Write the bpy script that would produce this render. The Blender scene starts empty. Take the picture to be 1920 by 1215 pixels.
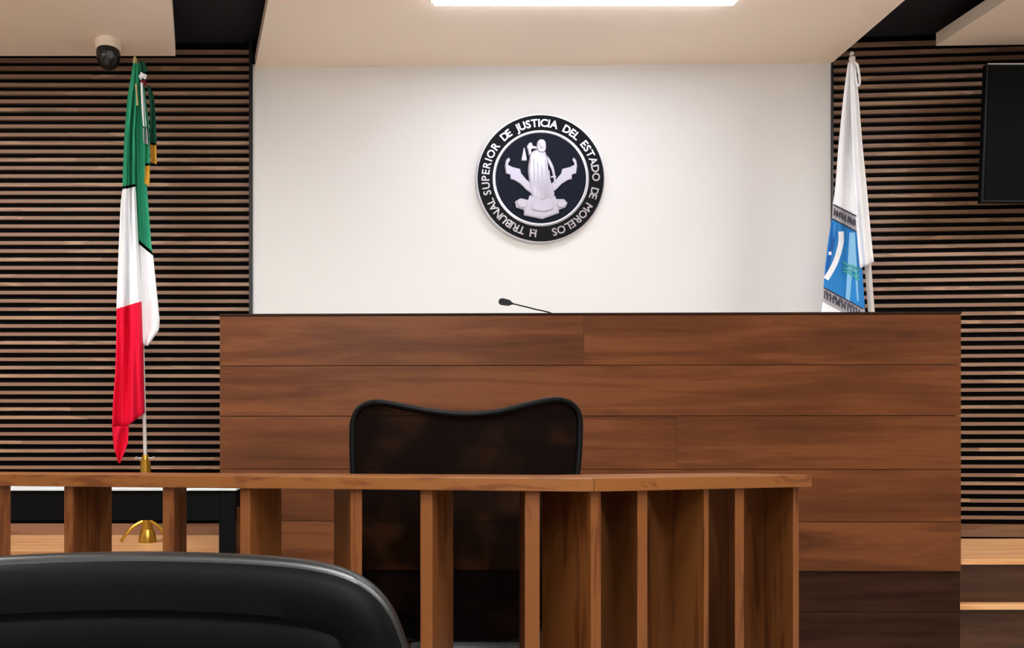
import bpy, bmesh, math, random
from mathutils import Vector, Matrix
R = math.radians
random.seed(4)
S = bpy.context.scene
COL = S.collection
F = 1390.0; VX = 620.0; HY = 850.0; E = 1.10      # focal length, vanishing point (pixels of a 1920x1215 frame), eye height

# ------------------------------------------------------------------ camera, world, exposure
cam_d = bpy.data.cameras.new('camera'); cam = bpy.data.objects.new('camera', cam_d); COL.objects.link(cam)
cam.location = (0, 0, E); cam.rotation_euler = (R(90), 0, 0)
cam_d.sensor_width = 36.0; cam_d.lens = 36.0 * F / 1920.0
cam_d.shift_x = (960 - VX) / 1920.0; cam_d.shift_y = (HY - 607.5) / 1920.0
cam_d.clip_start = 0.05
S.camera = cam
w = bpy.data.worlds.new('world'); S.world = w; w.use_nodes = True
w.node_tree.nodes['Background'].inputs[0].default_value = (0.8, 0.85, 1, 1)
w.node_tree.nodes['Background'].inputs[1].default_value = 0.02
S.view_settings.view_transform = 'Standard'; S.view_settings.look = 'None'
S.view_settings.gamma = 1.0; S.view_settings.use_curve_mapping = False
S.view_settings.exposure = 0.22
LAMP = 26.0          # emission of the ceiling diffusers
def P(x, y, Y):
    return Vector(((x - VX) / F * Y, Y, E - (y - HY) / F * Y))
def s2l(c):
    return tuple((v / 12.92 if v <= .04045 else ((v + .055) / 1.055) ** 2.4) for v in [k / 255 for k in c])

# ------------------------------------------------------------------ materials
def mat(name, rgb, rough=.5, metal=0, emit=None, strength=0, bump=0, bscale=200, spec=.5, coat=0, var=0, vscale=4):
    m = bpy.data.materials.new(name); m.use_nodes = True
    nt = m.node_tree; b = nt.nodes['Principled BSDF']
    c = s2l(rgb) + (1,)
    b.inputs['Base Color'].default_value = c
    b.inputs['Roughness'].default_value = rough; b.inputs['Metallic'].default_value = metal
    b.inputs['Specular IOR Level'].default_value = spec
    b.inputs['Coat Weight'].default_value = coat
    tc = nt.nodes.new('ShaderNodeTexCoord')
    if var:
        n = nt.nodes.new('ShaderNodeTexNoise'); n.inputs['Scale'].default_value = vscale; n.inputs['Detail'].default_value = 4
        nt.links.new(tc.outputs['Object'], n.inputs['Vector'])
        mx = nt.nodes.new('ShaderNodeMix'); mx.data_type = 'RGBA'
        mx.inputs[6].default_value = tuple(v * (1 - var) for v in c[:3]) + (1,)
        mx.inputs[7].default_value = tuple(min(1, v * (1 + var)) for v in c[:3]) + (1,)
        nt.links.new(n.outputs['Fac'], mx.inputs[0]); nt.links.new(mx.outputs[2], b.inputs['Base Color'])
    if bump:
        n2 = nt.nodes.new('ShaderNodeTexNoise'); n2.inputs['Scale'].default_value = bscale; n2.inputs['Detail'].default_value = 3
        nt.links.new(tc.outputs['Object'], n2.inputs['Vector'])
        bp = nt.nodes.new('ShaderNodeBump'); bp.inputs['Strength'].default_value = bump; bp.inputs['Distance'].default_value = .002
        nt.links.new(n2.outputs['Fac'], bp.inputs['Height']); nt.links.new(bp.outputs['Normal'], b.inputs['Normal'])
    if emit:
        b.inputs['Emission Color'].default_value = emit + (1,); b.inputs['Emission Strength'].default_value = strength
    return m

def wood(name, dark, mid, light, axis='X', rough=.42, island=.35, knots=False, freq=1.0, spec=.4, gain=1.0):
    dark, mid, light = [tuple(v * gain for v in c) for c in (dark, mid, light)]
    m = bpy.data.materials.new(name); m.use_nodes = True
    nt = m.node_tree; N = nt.nodes.new; L = nt.links.new; b = nt.nodes['Principled BSDF']
    tc = N('ShaderNodeTexCoord'); geo = N('ShaderNodeNewGeometry')
    # each plank gets its own piece of grain
    off = N('ShaderNodeVectorMath'); off.operation = 'MULTIPLY_ADD'
    comb = N('ShaderNodeCombineXYZ')
    for i in range(3): L(geo.outputs['Random Per Island'], comb.inputs[i])
    L(comb.outputs[0], off.inputs[0]); off.inputs[1].default_value = (13.7, 7.3, 5.9); L(tc.outputs['Object'], off.inputs[2])
    mp = N('ShaderNodeMapping'); L(off.outputs[0], mp.inputs['Vector'])
    long_, across = .9 * freq, 11 * freq
    mp.inputs['Scale'].default_value = {'X': (long_, across, across), 'Z': (across, across, long_), 'Y': (across, long_, across)}[axis]
    n1 = N('ShaderNodeTexNoise'); n1.inputs['Scale'].default_value = 1.3; n1.inputs['Detail'].default_value = 5
    n1.inputs['Distortion'].default_value = .9; L(mp.outputs[0], n1.inputs['Vector'])
    n2 = N('ShaderNodeTexNoise'); n2.inputs['Scale'].default_value = 7; n2.inputs['Detail'].default_value = 6
    n2.inputs['Roughness'].default_value = .65; L(mp.outputs[0], n2.inputs['Vector'])
    n3 = N('ShaderNodeTexNoise'); n3.inputs['Scale'].default_value = 2.2; n3.inputs['Detail'].default_value = 2
    L(off.outputs[0], n3.inputs['Vector'])
    a = N('ShaderNodeMath'); a.operation = 'MULTIPLY_ADD'; L(n2.outputs['Fac'], a.inputs[0]); a.inputs[1].default_value = .35; L(n1.outputs['Fac'], a.inputs[2])
    a2 = N('ShaderNodeMath'); a2.operation = 'MULTIPLY_ADD'; L(n3.outputs['Fac'], a2.inputs[0]); a2.inputs[1].default_value = .35; L(a.outputs[0], a2.inputs[2])
    a3 = N('ShaderNodeMath'); a3.operation = 'MULTIPLY_ADD'; L(geo.outputs['Random Per Island'], a3.inputs[0]); a3.inputs[1].default_value = island; L(a2.outputs[0], a3.inputs[2])
    r = N('ShaderNodeValToRGB'); e = r.color_ramp.elements
    e[0].position = .58; e[0].color = s2l(dark) + (1,)
    e[1].position = 1.0 + island * .8; e[1].color = s2l(light) + (1,)
    if e[1].position > 1: 
        sc = N('ShaderNodeMath'); sc.operation = 'DIVIDE'; L(a3.outputs[0], sc.inputs[0]); sc.inputs[1].default_value = 1.0 + island * .8
        src = sc.outputs[0]; k = 1.0 + island * .8
    else: src = a3.outputs[0]; k = 1
    e[0].position = .58 / k; e[1].position = 1.0
    mm = e.new((.80 + island * .4) / k); mm.color = s2l(mid) + (1,)
    L(src, r.inputs['Fac']); colr = r.outputs['Color']
    if knots:
        v = N('ShaderNodeTexVoronoi'); v.inputs['Scale'].default_value = 1.0
        mk = N('ShaderNodeMapping'); L(off.outputs[0], mk.inputs['Vector'])
        mk.inputs['Scale'].default_value = {'X': (2.2, 3.2, 6), 'Z': (6, 6, 2.2), 'Y': (6, 2.2, 6)}[axis]
        L(mk.outputs[0], v.inputs['Vector'])
        kr = N('ShaderNodeValToRGB'); kr.color_ramp.elements[0].position = .02; kr.color_ramp.elements[1].position = .13
        kr.color_ramp.elements[0].color = (.55, .5, .5, 1); kr.color_ramp.elements[1].color = (1, 1, 1, 1)
        L(v.outputs['Distance'], kr.inputs['Fac'])
        mx = N('ShaderNodeMix'); mx.data_type = 'RGBA'; mx.blend_type = 'MULTIPLY'; mx.inputs[0].default_value = .8
        L(colr, mx.inputs[6]); L(kr.outputs[0], mx.inputs[7]); colr = mx.outputs[2]
    L(colr, b.inputs['Base Color'])
    b.inputs['Roughness'].default_value = rough; b.inputs['Specular IOR Level'].default_value = spec
    bp = N('ShaderNodeBump'); bp.inputs['Strength'].default_value = .12; bp.inputs['Distance'].default_value = .001
    L(n2.outputs['Fac'], bp.inputs['Height']); L(bp.outputs['Normal'], b.inputs['Normal'])
    return m

M = {}
M['white'] = mat('white_paint', (226, 223, 220), .75, bump=.15, bscale=120, spec=.25)
M['ceil'] = mat('ceiling_paint', (240, 222, 204), .85, bump=.1, bscale=150, spec=.2)
M['recess'] = mat('recess_black_paint', (20, 21, 28), .7)
M['black'] = mat('black_backing', (6, 5, 5), .9, spec=.1)
M['trimblack'] = mat('black_trim', (16, 15, 18), .45)
M['roomwall'] = mat('plaster', (170, 156, 142), .8, bump=.1)
M['floor'] = mat('floor_tile', (206, 198, 188), .35, var=.12, vscale=3)
M['bench'] = wood('bench_wood', (92, 49, 24), (119, 66, 34), (140, 82, 45), 'X', .45, .05, knots=True, gain=.84, spec=.18)
M['plinth'] = wood('plinth_wood', (38, 20, 11), (56, 30, 17), (70, 40, 24), 'X', .55, .1, gain=.8, spec=.1)
M['slat'] = wood('slat_wood', (104, 77, 62), (146, 112, 91), (182, 146, 118), 'X', .5, .5)
M['rail'] = wood('rail_wood', (98, 48, 20), (142, 78, 34), (172, 104, 48), 'X', .42, .3, freq=2, gain=.74, spec=.3)
M['fin'] = wood('fin_wood', (88, 43, 18), (130, 69, 29), (160, 94, 44), 'Z', .45, .3, freq=2, gain=.72, spec=.25)
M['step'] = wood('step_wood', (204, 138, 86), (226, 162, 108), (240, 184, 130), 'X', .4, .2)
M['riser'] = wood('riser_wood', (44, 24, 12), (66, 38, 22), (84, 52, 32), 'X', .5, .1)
M['base'] = wood('base_wood', (92, 58, 40), (124, 84, 60), (144, 104, 78), 'X', .5, .2)
M['desk'] = wood('desk_wood', (196, 182, 164), (214, 202, 186), (228, 218, 204), 'X', .4, .1)
M['chairblk'] = mat('black_leather', (9, 9, 9), .5, bump=.15, bscale=500, spec=.05)
M['plastic'] = mat('black_plastic', (7, 7, 8), .5, spec=.12)
M['greyplastic'] = mat('grey_plastic', (70, 74, 74), .5)
M['fabric'] = mat('black_fabric', (20, 20, 21), .9, bump=.4, bscale=900)
M['chrome'] = mat('chrome', (200, 200, 204), .22, 1)
M['silver'] = mat('silver_metal', (214, 212, 220), .3, .75)
M['relief'] = mat('relief_metal', (196, 190, 204), .42, .35, bump=.1)
M['navy'] = mat('seal_navy', (7, 13, 30), .6, spec=.15)
M['sealblack'] = mat('seal_black', (5, 6, 9), .6, spec=.15)
M['gold'] = mat('gold_metal', (206, 160, 62), .3, .85)
M['palegold'] = mat('pale_gold_metal', (214, 200, 140), .35, .7)
M['pole'] = mat('white_pole', (216, 208, 204), .3)
def cloth(name, rgb): return mat(name, rgb, .75, bump=.25, bscale=700, spec=.25, var=.06, vscale=12)
M['green'] = cloth('green_cloth', (44, 150, 110)); M['wcloth'] = cloth('white_cloth', (248, 247, 250)); M['red'] = cloth('red_cloth', (232, 6, 54))
M['dkgreen'] = cloth('dark_green_cloth', (16, 74, 54)); M['goldcloth'] = cloth('gold_fringe', (202, 150, 50)); M['wine'] = cloth('wine_cloth', (120, 20, 42))
M['band'] = cloth('grey_print', (176, 170, 176)); M['blue'] = cloth('blue_print', (44, 132, 204)); M['deepblue'] = cloth('deep_blue_print', (28, 92, 168))
M['bluesheen'] = cloth('painted_blue_sheen', (140, 196, 232)); M['ink'] = cloth('dark_print', (60, 58, 70)); M['teal'] = cloth('teal_print', (66, 170, 156))
M['screen'] = mat('screen', (6, 7, 7), .6, spec=.04)
M['diffuser'] = mat('lamp_diffuser', (240, 240, 245), .5, emit=(.93, .97, .99), strength=LAMP)
M['diffuser_cool'] = mat('cool_lamp_diffuser', (240, 240, 245), .5, emit=(.84, .92, 1.06), strength=LAMP * .31)
M['strip'] = mat('light_strip', (240, 240, 240), .5, emit=(.93, .98, 1.0), strength=11)
M['lampframe'] = mat('lamp_frame', (232, 232, 234), .5)
M['domeglass'] = mat('dome_plastic', (10, 10, 13), .25)
M['tabletop'] = mat('pale_table_laminate', (226, 228, 228), .3)
# mesh fabric of the swivel chair: woven, lets a little of what lies behind through
mm_ = mat('chair_mesh', (5, 4, 4), .9, spec=.04); nt = mm_.node_tree; N = nt.nodes.new; L = nt.links.new
tr = N('ShaderNodeBsdfTransparent'); mix = N('ShaderNodeMixShader'); ns = N('ShaderNodeTexNoise'); ns.inputs['Scale'].default_value = 9; ns.inputs['Detail'].default_value = 3
tcn = N('ShaderNodeTexCoord'); L(tcn.outputs['Object'], ns.inputs['Vector'])
mr = N('ShaderNodeMapRange'); mr.inputs['From Min'].default_value = .48; mr.inputs['From Max'].default_value = .75; mr.inputs['To Min'].default_value = .03; mr.inputs['To Max'].default_value = .15
L(ns.outputs['Fac'], mr.inputs['Value']); L(mr.outputs[0], mix.inputs[0])
L(nt.nodes['Principled BSDF'].outputs[0], mix.inputs[1]); L(tr.outputs[0], mix.inputs[2]); L(mix.outputs[0], nt.nodes['Material Output'].inputs['Surface'])
M['mesh'] = mm_

# ------------------------------------------------------------------ mesh helpers
class MB:
    def __init__(s): s.v = []; s.f = []; s.m = []; s.sm = []
    def add(s, vs, fs, mi=0, smooth=False):
        o = len(s.v); s.v += [Vector(v) for v in vs]
        for f in fs: s.f.append([o + i for i in f]); s.m.append(mi); s.sm.append(smooth)
    def box(s, a, b, mi=0, bev=0):
        (x0, y0, z0), (x1, y1, z1) = a, b
        s.hexa([(x0, y0, z0), (x1, y0, z0), (x1, y1, z0), (x0, y1, z0), (x0, y0, z1), (x1, y0, z1), (x1, y1, z1), (x0, y1, z1)], mi, bev)
    def hexa(s, p, mi=0, bev=0):
        fs = [(0, 3, 2, 1), (4, 5, 6, 7), (0, 1, 5, 4), (1, 2, 6, 5), (2, 3, 7, 6), (3, 0, 4, 7)]
        if not bev: s.add(p, fs, mi); return
        bm = bmesh.new(); vs = [bm.verts.new(q) for q in p]
        for f in fs: bm.faces.new([vs[i] for i in f])
        bmesh.ops.bevel(bm, geom=bm.edges[:], offset=bev, segments=2, profile=.6, affect='EDGES')
        bm.verts.index_update()
        s.add([v.co.copy() for v in bm.verts], [[v.index for v in f.verts] for f in bm.faces], mi); bm.free()
    def prism(s, poly, ext, mi=0):
        """poly: 3D points, ext: extrusion vector"""
        n = len(poly); ext = Vector(ext); a = [Vector(p) for p in poly]; b = [p + ext for p in a]
        s.add(a + b, [list(range(n))[::-1], list(range(n, 2 * n))] + [[i, (i + 1) % n, n + (i + 1) % n, n + i] for i in range(n)], mi)
    def tube(s, pts, r, seg=12, mi=0, cap=True, closed=False):
        pts = [Vector(p) for p in pts]; n = len(pts); rs = r if isinstance(r, (list, tuple)) else [r] * n
        vs = []; up = None
        for i, p in enumerate(pts):
            if closed: d = (pts[(i + 1) % n] - pts[i - 1]).normalized()
            else: d = (pts[min(i + 1, n - 1)] - pts[max(i - 1, 0)]).normalized()
            if up is None:
                up = Vector((0, 0, 1)) if abs(d.z) < .9 else Vector((0, 1, 0))
            u = (up - d * up.dot(d)).normalized(); up = u; w_ = d.cross(u)
            for k in range(seg):
                a = 2 * math.pi * k / seg; vs.append(p + (u * math.cos(a) + w_ * math.sin(a)) * rs[i])
        fs = []
        for i in range(n if closed else n - 1):
            j = (i + 1) % n
            for k in range(seg):
                fs.append([i * seg + k, i * seg + (k + 1) % seg, j * seg + (k + 1) % seg, j * seg + k])
        if cap and not closed: fs += [list(range(seg))[::-1], [(n - 1) * seg + k for k in range(seg)]]
        s.add(vs, fs, mi, True)
    def lathe(s, prof, c, axis='Z', seg=32, mi=0, smooth=True):
        """prof: (radius, height) pairs around centre c"""
        c = Vector(c); vs = []; n = len(prof)
        for r_, h in prof:
            for k in range(seg):
                a = 2 * math.pi * k / seg; x, y = r_ * math.cos(a), r_ * math.sin(a)
                vs.append(c + (Vector((x, y, h)) if axis == 'Z' else Vector((x, -h, y))))
        fs = [[i * seg + k, i * seg + (k + 1) % seg, (i + 1) * seg + (k + 1) % seg, (i + 1) * seg + k] for i in range(n - 1) for k in range(seg)]
        fs += [list(range(seg))[::-1], [(n - 1) * seg + k for k in range(seg)]]
        s.add(vs, fs, mi, smooth)
    def build(s, name, mats, parent=None, autosmooth=True):
        if not isinstance(mats, (list, tuple)): mats = [mats]
        me = bpy.data.meshes.new(name)
        o = Vector((0, 0, 0))
        p = parent
        while p is not None: o = o + p.location; p = p.parent
        me.from_pydata([tuple(v - o) for v in s.v], [], s.f)
        for m in mats: me.materials.append(m)
        for p_, mi, sm in zip(me.polygons, s.m, s.sm): p_.material_index = mi; p_.use_smooth = sm
        bm = bmesh.new(); bm.from_mesh(me); bmesh.ops.recalc_face_normals(bm, faces=bm.faces[:]); bm.to_mesh(me); bm.free()
        if any(s.sm):
            try: me.set_sharp_from_angle(angle=R(40))
            except Exception: pass
        me.update()
        ob = bpy.data.objects.new(name, me); COL.objects.link(ob); ob.parent = parent
        return ob
def thing(name, loc, label, cat, group=None):
    o = bpy.data.objects.new(name, None); COL.objects.link(o); o.location = loc; o.empty_display_size = .1
    o['label'] = label; o['category'] = cat
    if group: o['group'] = group
    return o
def struct(name, mb, m, label=None):
    o = mb.build(name, m); o['kind'] = 'structure'
    if label: o['label'] = label
    return o
def interp(tab, t):
    if t <= tab[0][0]: return tab[0][1]
    for (a, va), (b, vb) in zip(tab, tab[1:]):
        if t <= b: return va + (vb - va) * (t - a) / (b - a)
    return tab[-1][1]
def smooth_closed(pts, n=4):
    out = []; k = len(pts)
    for i in range(k):
        p0, p1, p2, p3 = [Vector(pts[(i + j) % k]) for j in (-1, 0, 1, 2)]
        for q in range(n):
            t = q / n
            out.append(.5 * ((2 * p1) + (p2 - p0) * t + (2 * p0 - 5 * p1 + 4 * p2 - p3) * t * t + (3 * p1 - p0 - 3 * p2 + p3) * t ** 3))
    return out
def smooth_open(pts, n=6):
    pts = [Vector(p) for p in pts]; out = []; k = len(pts)
    for i in range(k - 1):
        p0, p1, p2, p3 = pts[max(i - 1, 0)], pts[i], pts[i + 1], pts[min(i + 2, k - 1)]
        for q in range(n):
            t = q / n
            out.append(.5 * ((2 * p1) + (p2 - p0) * t + (2 * p0 - 5 * p1 + 4 * p2 - p3) * t * t + (3 * p1 - p0 - 3 * p2 + p3) * t ** 3))
    return out + [pts[-1]]

# ------------------------------------------------------------------ the room
XL, XR, YB = -3.2, 5.2, -3.6          # side walls and the wall behind the camera
ZC = 3.035; ZR = 3.19; DAIS = .686; RISE = .1715
YW = 3.76                              # left slatted wall face
b = MB(); b.box((XL, YB, -.05), (XR, 4.2, 0)); struct('floor', b, M['floor'])
b = MB(); b.box((XL - .1, YB, 0), (XL, 4.2, 3.3)); struct('wall_left', b, M['roomwall'])
b = MB(); b.box((XR, YB, 0), (XR + .1, 4.2, 3.3)); struct('wall_right', b, M['roomwall'])
b = MB(); b.box((XL, YB - .1, 0), (XR, YB, 3.3)); struct('wall_rear', b, M['roomwall'])
b = MB(); b.box((XL, YB, ZR), (XR, 4.2, ZR + .1)); struct('ceiling', b, M['recess'])

# white wall, turned a touch; standing slightly proud of the slatted walls
wl = P(474, 128, 3.725); wr = P(1558, 118, 3.674); wd = (wr - wl); wd.z = 0; wn = Vector((-wd.y, wd.x, 0)).normalized()
def wallY(x): return wl.y + (x - wl.x) * wd.y / wd.x
b = MB(); b.hexa([(wl.x, wl.y, 0), (wr.x, wr.y, 0), (wr.x, 4.1, 0), (wl.x, 4.1, 0), (wl.x, wl.y, ZC + .02), (wr.x, wr.y, ZC + .02), (wr.x, 4.1, ZC + .02), (wl.x, 4.1, ZC + .02)])
struct('wall_back', b, M['white'])
# black edge trims of the white wall
b = MB(); x0 = P(467, 0, 3.72).x; b.box((x0, 3.715, DAIS), (wl.x - .0005, 3.80, ZR)); struct('trim_1', b, M['trimblack'])
b = MB(); x1 = wr.x + .0005; b.box((x1, 3.668, DAIS), (x1 + .008, 3.80, ZR)); struct('trim_2', b, M['trimblack'])

# ceiling panels hung under the black recess
def panel(name, pts):
    b = MB(); b.prism([(x, y, ZC) for x, y in pts], (0, 0, .06)); return struct(name, b, M['ceil'])
cl0, cl1 = P(478, 128, 3.725), P(503, 0, 3.164); cr0, cr1 = P(1560, 118, 3.674), P(1697, 0, 3.164)
def extend(a, b_, Y): t = (Y - a.y) / (b_.y - a.y); return (a.x + (b_.x - a.x) * t, Y)
panel('ceiling_center_panel', [(cl0.x, cl0.y), extend(cl0, cl1, 2.4), (extend(cl0, cl1, 2.4)[0], YB), (extend(cr0, cr1, 2.4)[0], YB), extend(cr0, cr1, 2.4), (cr0.x, cr0.y)])
a0, a1 = P(329, 105, 3.61), P(322, 0, 3.164)
panel('ceiling_left_panel', [(XL, 3.61), (XL, YB), (extend(a0, a1, 2.4)[0], YB), extend(a0, a1, 2.4), (a0.x, 3.61)])
a0, a1 = P(1755, 86, 3.52), P(1887, 0, 3.164)
panel('ceiling_right_panel', [(a0.x, 3.52), extend(a0, a1, 2.4), (extend(a0, a1, 2.4)[0], YB), (XR, YB), (XR, 3.46)])

# slatted walls: black backing plus a cladding of thin horizontal slats
PIT = .0422
def slat_wall(name, pa, pb, ztop, zbot):
    pa = Vector(pa); pb = Vector(pb); d = (pb - pa).normalized(); n = Vector((d.y, -d.x, 0))      # n points to the room
    b = MB(); q = lambda p, o, z: tuple(p + n * o) [:2] + (z,)
    b.hexa([q(pa, -.016, 0), q(pb, -.016, 0), q(pb, -.12, 0), q(pa, -.12, 0), q(pa, -.016, ztop), q(pb, -.016, ztop), q(pb, -.12, ztop), q(pa, -.12, ztop)])
    wobj = struct(name, b, M['black'])
    s = MB(); z = zbot; k = 0; Lg = (pb - pa).length
    while z + .02 < ztop:
        # boards butt together at staggered joints
        j = [0, Lg * (.25 + .5 * random.random()), Lg]
        for u0, u1 in zip(j, j[1:]):
            A = pa + d * u0; B = pa + d * (u1 - .0008); jz = random.uniform(-.0008, .0008)
            s.hexa([q(A, -.016, z + jz), q(B, -.016, z + jz), q(B, 0, z + jz), q(A, 0, z + jz), q(A, -.016, z + .0172 + jz), q(B, -.016, z + .0172 + jz), q(B, 0, z + .0172 + jz), q(A, 0, z + .0172 + jz)])
        z += PIT; k += 1
    so = s.build('slat_cladding', M['slat'], wobj)
    bb = MB(); A, B = pa, pb
    bb.hexa([q(A, -.015, DAIS), q(B, -.015, DAIS), q(B, .004, DAIS), q(A, .004, DAIS), q(A, -.015, zbot - .024), q(B, -.015, zbot - .024), q(B, .004, zbot - .024), q(A, .004, zbot - .024)])
    return wobj, bb
zb = E - (973 - HY) / F * YW
w1, bb = slat_wall('wall_back_left', (XL, YW, 0), (x0 - .002, YW, 0), ZR, zb)
o = bb.build('baseboard_left', M['base']); o['kind'] = 'structure'
rp0 = Vector((wr.x + .012, 3.715, 0)); rp1 = Vector((XR, 3.715 - math.tan(R(3.2)) * (XR - wr.x), 0))
w2, bb = slat_wall('wall_back_right', rp0, rp1, ZR, 1.1 - (975 - HY) / F * 3.64)
o = bb.build('baseboard_right', M['base']); o['kind'] = 'structure'

# dais and its steps
DF_L, DF_R = 3.11, 2.906
def step_block(name, xa, xb, yf, yb, zt, zb_):
    b = MB()
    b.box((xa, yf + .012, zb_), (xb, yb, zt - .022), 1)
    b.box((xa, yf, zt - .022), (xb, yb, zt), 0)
    return struct(name, b, [M['step'], M['riser']])
bx0 = P(412, 590, 2.9).x; bx1 = P(1802, 590, 2.855).x
step_block('floor_dais_left', XL, bx0 + .02, DF_L, YW - .0, DAIS, 0)
step_block('floor_dais_center', bx0 + .02, bx1 - .03, 2.99, 3.66, DAIS, 0)
step_block('floor_dais_right', bx1 - .03, XR, DF_R, 3.60, DAIS, 0)
b = MB(); zl = E - (1130.5 - HY) / F * 2.9
b.box((bx1 + .012, DF_R - .03, zl - .022), (XR, DF_R + .0118, zl), bev=.002); o = b.build('trim_3', M['step']); o['kind'] = 'structure'
b = MB(); b.box((XL, DF_L - .03, zl - .022), (bx0 - .012, DF_L + .0118, zl), bev=.002); o = b.build('trim_4', M['step']); o['kind'] = 'structure'

# ------------------------------------------------------------------ ceiling lights
def ceiling_light(cx, cy, wx, wy, label, group=None, dm='diffuser'):
    t = thing('ceiling_light', (cx, cy, ZC), label, 'ceiling light', group)
    b = MB(); z0 = ZC - .03; fr = .012; X0, X1, Y0, Y1 = cx - wx / 2, cx + wx / 2, cy - wy / 2, cy + wy / 2
    for q in (((X0, Y0), (X1, Y0 + fr)), ((X0, Y1 - fr), (X1, Y1)), ((X0, Y0 + fr), (X0 + fr, Y1 - fr)), ((X1 - fr, Y0 + fr), (X1, Y1 - fr))):
        b.box((*q[0], ZC - .008), (*q[1], ZC))
    b.build('light_frame', M['lampframe'], t)
    d = MB(); d.box((X0 + fr, Y0 + fr, z0), (X1 - fr, Y1 - fr, ZC - .001), bev=.006); d.build('light_diffuser', M[dm], t)
lx0 = P(806, 8, 3.19).x; lx1 = P(1372, 5, 3.19).x
ceiling_light((lx0 + lx1) / 2, 3.19 - .17, lx1 - lx0, .30, 'long white ceiling light over the judges bench, cut by the top of the photo', dm='diffuser_cool')
for cx, cy in ((.32, .35), (.32, -1.1), (.32, -2.5)):
    ceiling_light(cx, cy, 1.3, .60, 'white ceiling light above the public side of the room', 'ceiling lights over the public side')
for cx, cy in ((-1.9, 2.0), (3.9, 2.0)):  # unseen lamps added to brighten the side ceilings and the left flag
    ceiling_light(cx, cy, 1.2, .45, 'small unseen fill light added in a side ceiling panel', 'unseen fill lights in the side panels')

# ------------------------------------------------------------------ judges' bench
BYL, BYR = 2.90, 2.855
def by(x): return BYL + (x - bx0) / (bx1 - bx0) * (BYR - BYL)
ZT = E - (591 - HY) / F * 2.878; ZB = E - (1070 - HY) / F * 2.878
bench = thing('judges_bench', ((bx0 + bx1) / 2, 2.95, 0), 'tall brown wooden judges bench of wide horizontal planks below the white wall', 'judges bench')
b = MB(); rows = [ZB, E - (978 - HY) / F * 2.878, E - (880 - HY) / F * 2.878, E - (780 - HY) / F * 2.878, E - (685 - HY) / F * 2.878, ZT]
seams = [None, None, .62, None, .495]
for i in range(5):
    z0, z1 = rows[i] + .0012, rows[i + 1] - .0012
    xs = [bx0, bx0 + (bx1 - bx0) * seams[i], bx1] if seams[i] else [bx0, bx1]
    for xa, xb in zip(xs, xs[1:]):
        xa += 0.0002; xb -= 0.0002
        b.hexa([(xa, by(xa), z0), (xb, by(xb), z0), (xb, by(xb) + .02, z0), (xa, by(xa) + .02, z0), (xa, by(xa), z1), (xb, by(xb), z1), (xb, by(xb) + .02, z1), (xa, by(xa) + .02, z1)], bev=.0009)
b.build('front_panel', M['bench'], bench)
b = MB(); b.hexa([(bx0, by(bx0) + .0205, .3), (bx1, by(bx1) + .0205, .3), (bx1, by(bx1) + .05, .3), (bx0, by(bx0) + .05, .3), (bx0, by(bx0) + .0205, ZT - .001), (bx1, by(bx1) + .0205, ZT - .001), (bx1, by(bx1) + .05, ZT - .001), (bx0, by(bx0) + .05, ZT - .001)])
b.build('backing_board', M['plinth'], bench)
b = MB(); b.box((bx0 + .10, 2.953, ZT - .05), (bx1 - .10, 2.967, ZT - .03)); b.build('light_strip', M['strip'], bench)['label'] = 'thin white light strip behind the top edge'
b = MB(); b.hexa([(bx0 - .001, by(bx0) - .002, ZT - .0), (bx1 + .001, by(bx1) - .002, ZT), (bx1 + .001, by(bx1) + .06, ZT), (bx0 - .001, by(bx0) + .06, ZT), (bx0 - .001, by(bx0) - .002, ZT + .009), (bx1 + .001, by(bx1) - .002, ZT + .009), (bx1 + .001, by(bx1) + .06, ZT + .009), (bx0 - .001, by(bx0) + .06, ZT + .009)], bev=.001)
b.build('top_edge_strip', M['plinth'], bench)['label'] = 'dark edge strip along the bench top'
b = MB(); n = 4
for i in range(n):
    z0, z1 = ZB * i / n + .001, ZB * (i + 1) / n - .001
    b.hexa([(bx0 + .0, by(bx0) + .014, z0), (bx1 + .008, by(bx1) + .014, z0), (bx1 + .008, by(bx1) + .034, z0), (bx0, by(bx0) + .034, z0), (bx0, by(bx0) + .014, z1), (bx1 + .008, by(bx1) + .014, z1), (bx1 + .008, by(bx1) + .034, z1), (bx0, by(bx0) + .034, z1)])
b.build('plinth', M['plinth'], bench)['label'] = 'dark brown plinth boards'
for xa in (bx0, bx1 - .03):
    b = MB(); b.box((xa, by(xa) + .052, DAIS), (xa + .03, by(xa) + .42, ZT - .002)); b.build('side_panel', M['bench'], bench)
b = MB(); b.box((bx0 + .032, 2.952, ZT - .20), (bx1 - .032, 3.42, ZT - .165), bev=.003); b.build('desk_top', M['desk'], bench)
DZ = ZT - .165

# microphone on the desk
mb0 = P(1100, 700, 3.12); mic = thing('gooseneck_microphone', (mb0.x, 3.12, DZ), 'slim black gooseneck microphone poking above the judges bench top', 'microphone')
b = MB(); b.box((mb0.x - .05, 3.06, DZ), (mb0.x + .05, 3.18, DZ + .035), bev=.008); b.build('microphone_base', M['plastic'], mic)
hd0, hd1 = P(936, 564.5, 3.02), P(962, 569.5, 3.03)
b = MB(); path = smooth_open([(mb0.x, 3.12, DZ + .03), P(1085, 620, 3.11), P(1040, 590, 3.08), P(1000, 579, 3.05), hd1], 6)
b.tube(path, .0028, 8); b.build('gooseneck', M['plastic'], mic)
b = MB(); dd = (hd0 - hd1)
prof = [(0, .004), (.12, .006), (.25, .0115), (.45, .0135), (.75, .0145), (.93, .0125), (1.0, .007)]
b.tube([hd1 + dd * t for t, _ in prof], [r_ for _, r_ in prof], 14); b.build('microphone_head', M['fabric'], mic)

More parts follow.
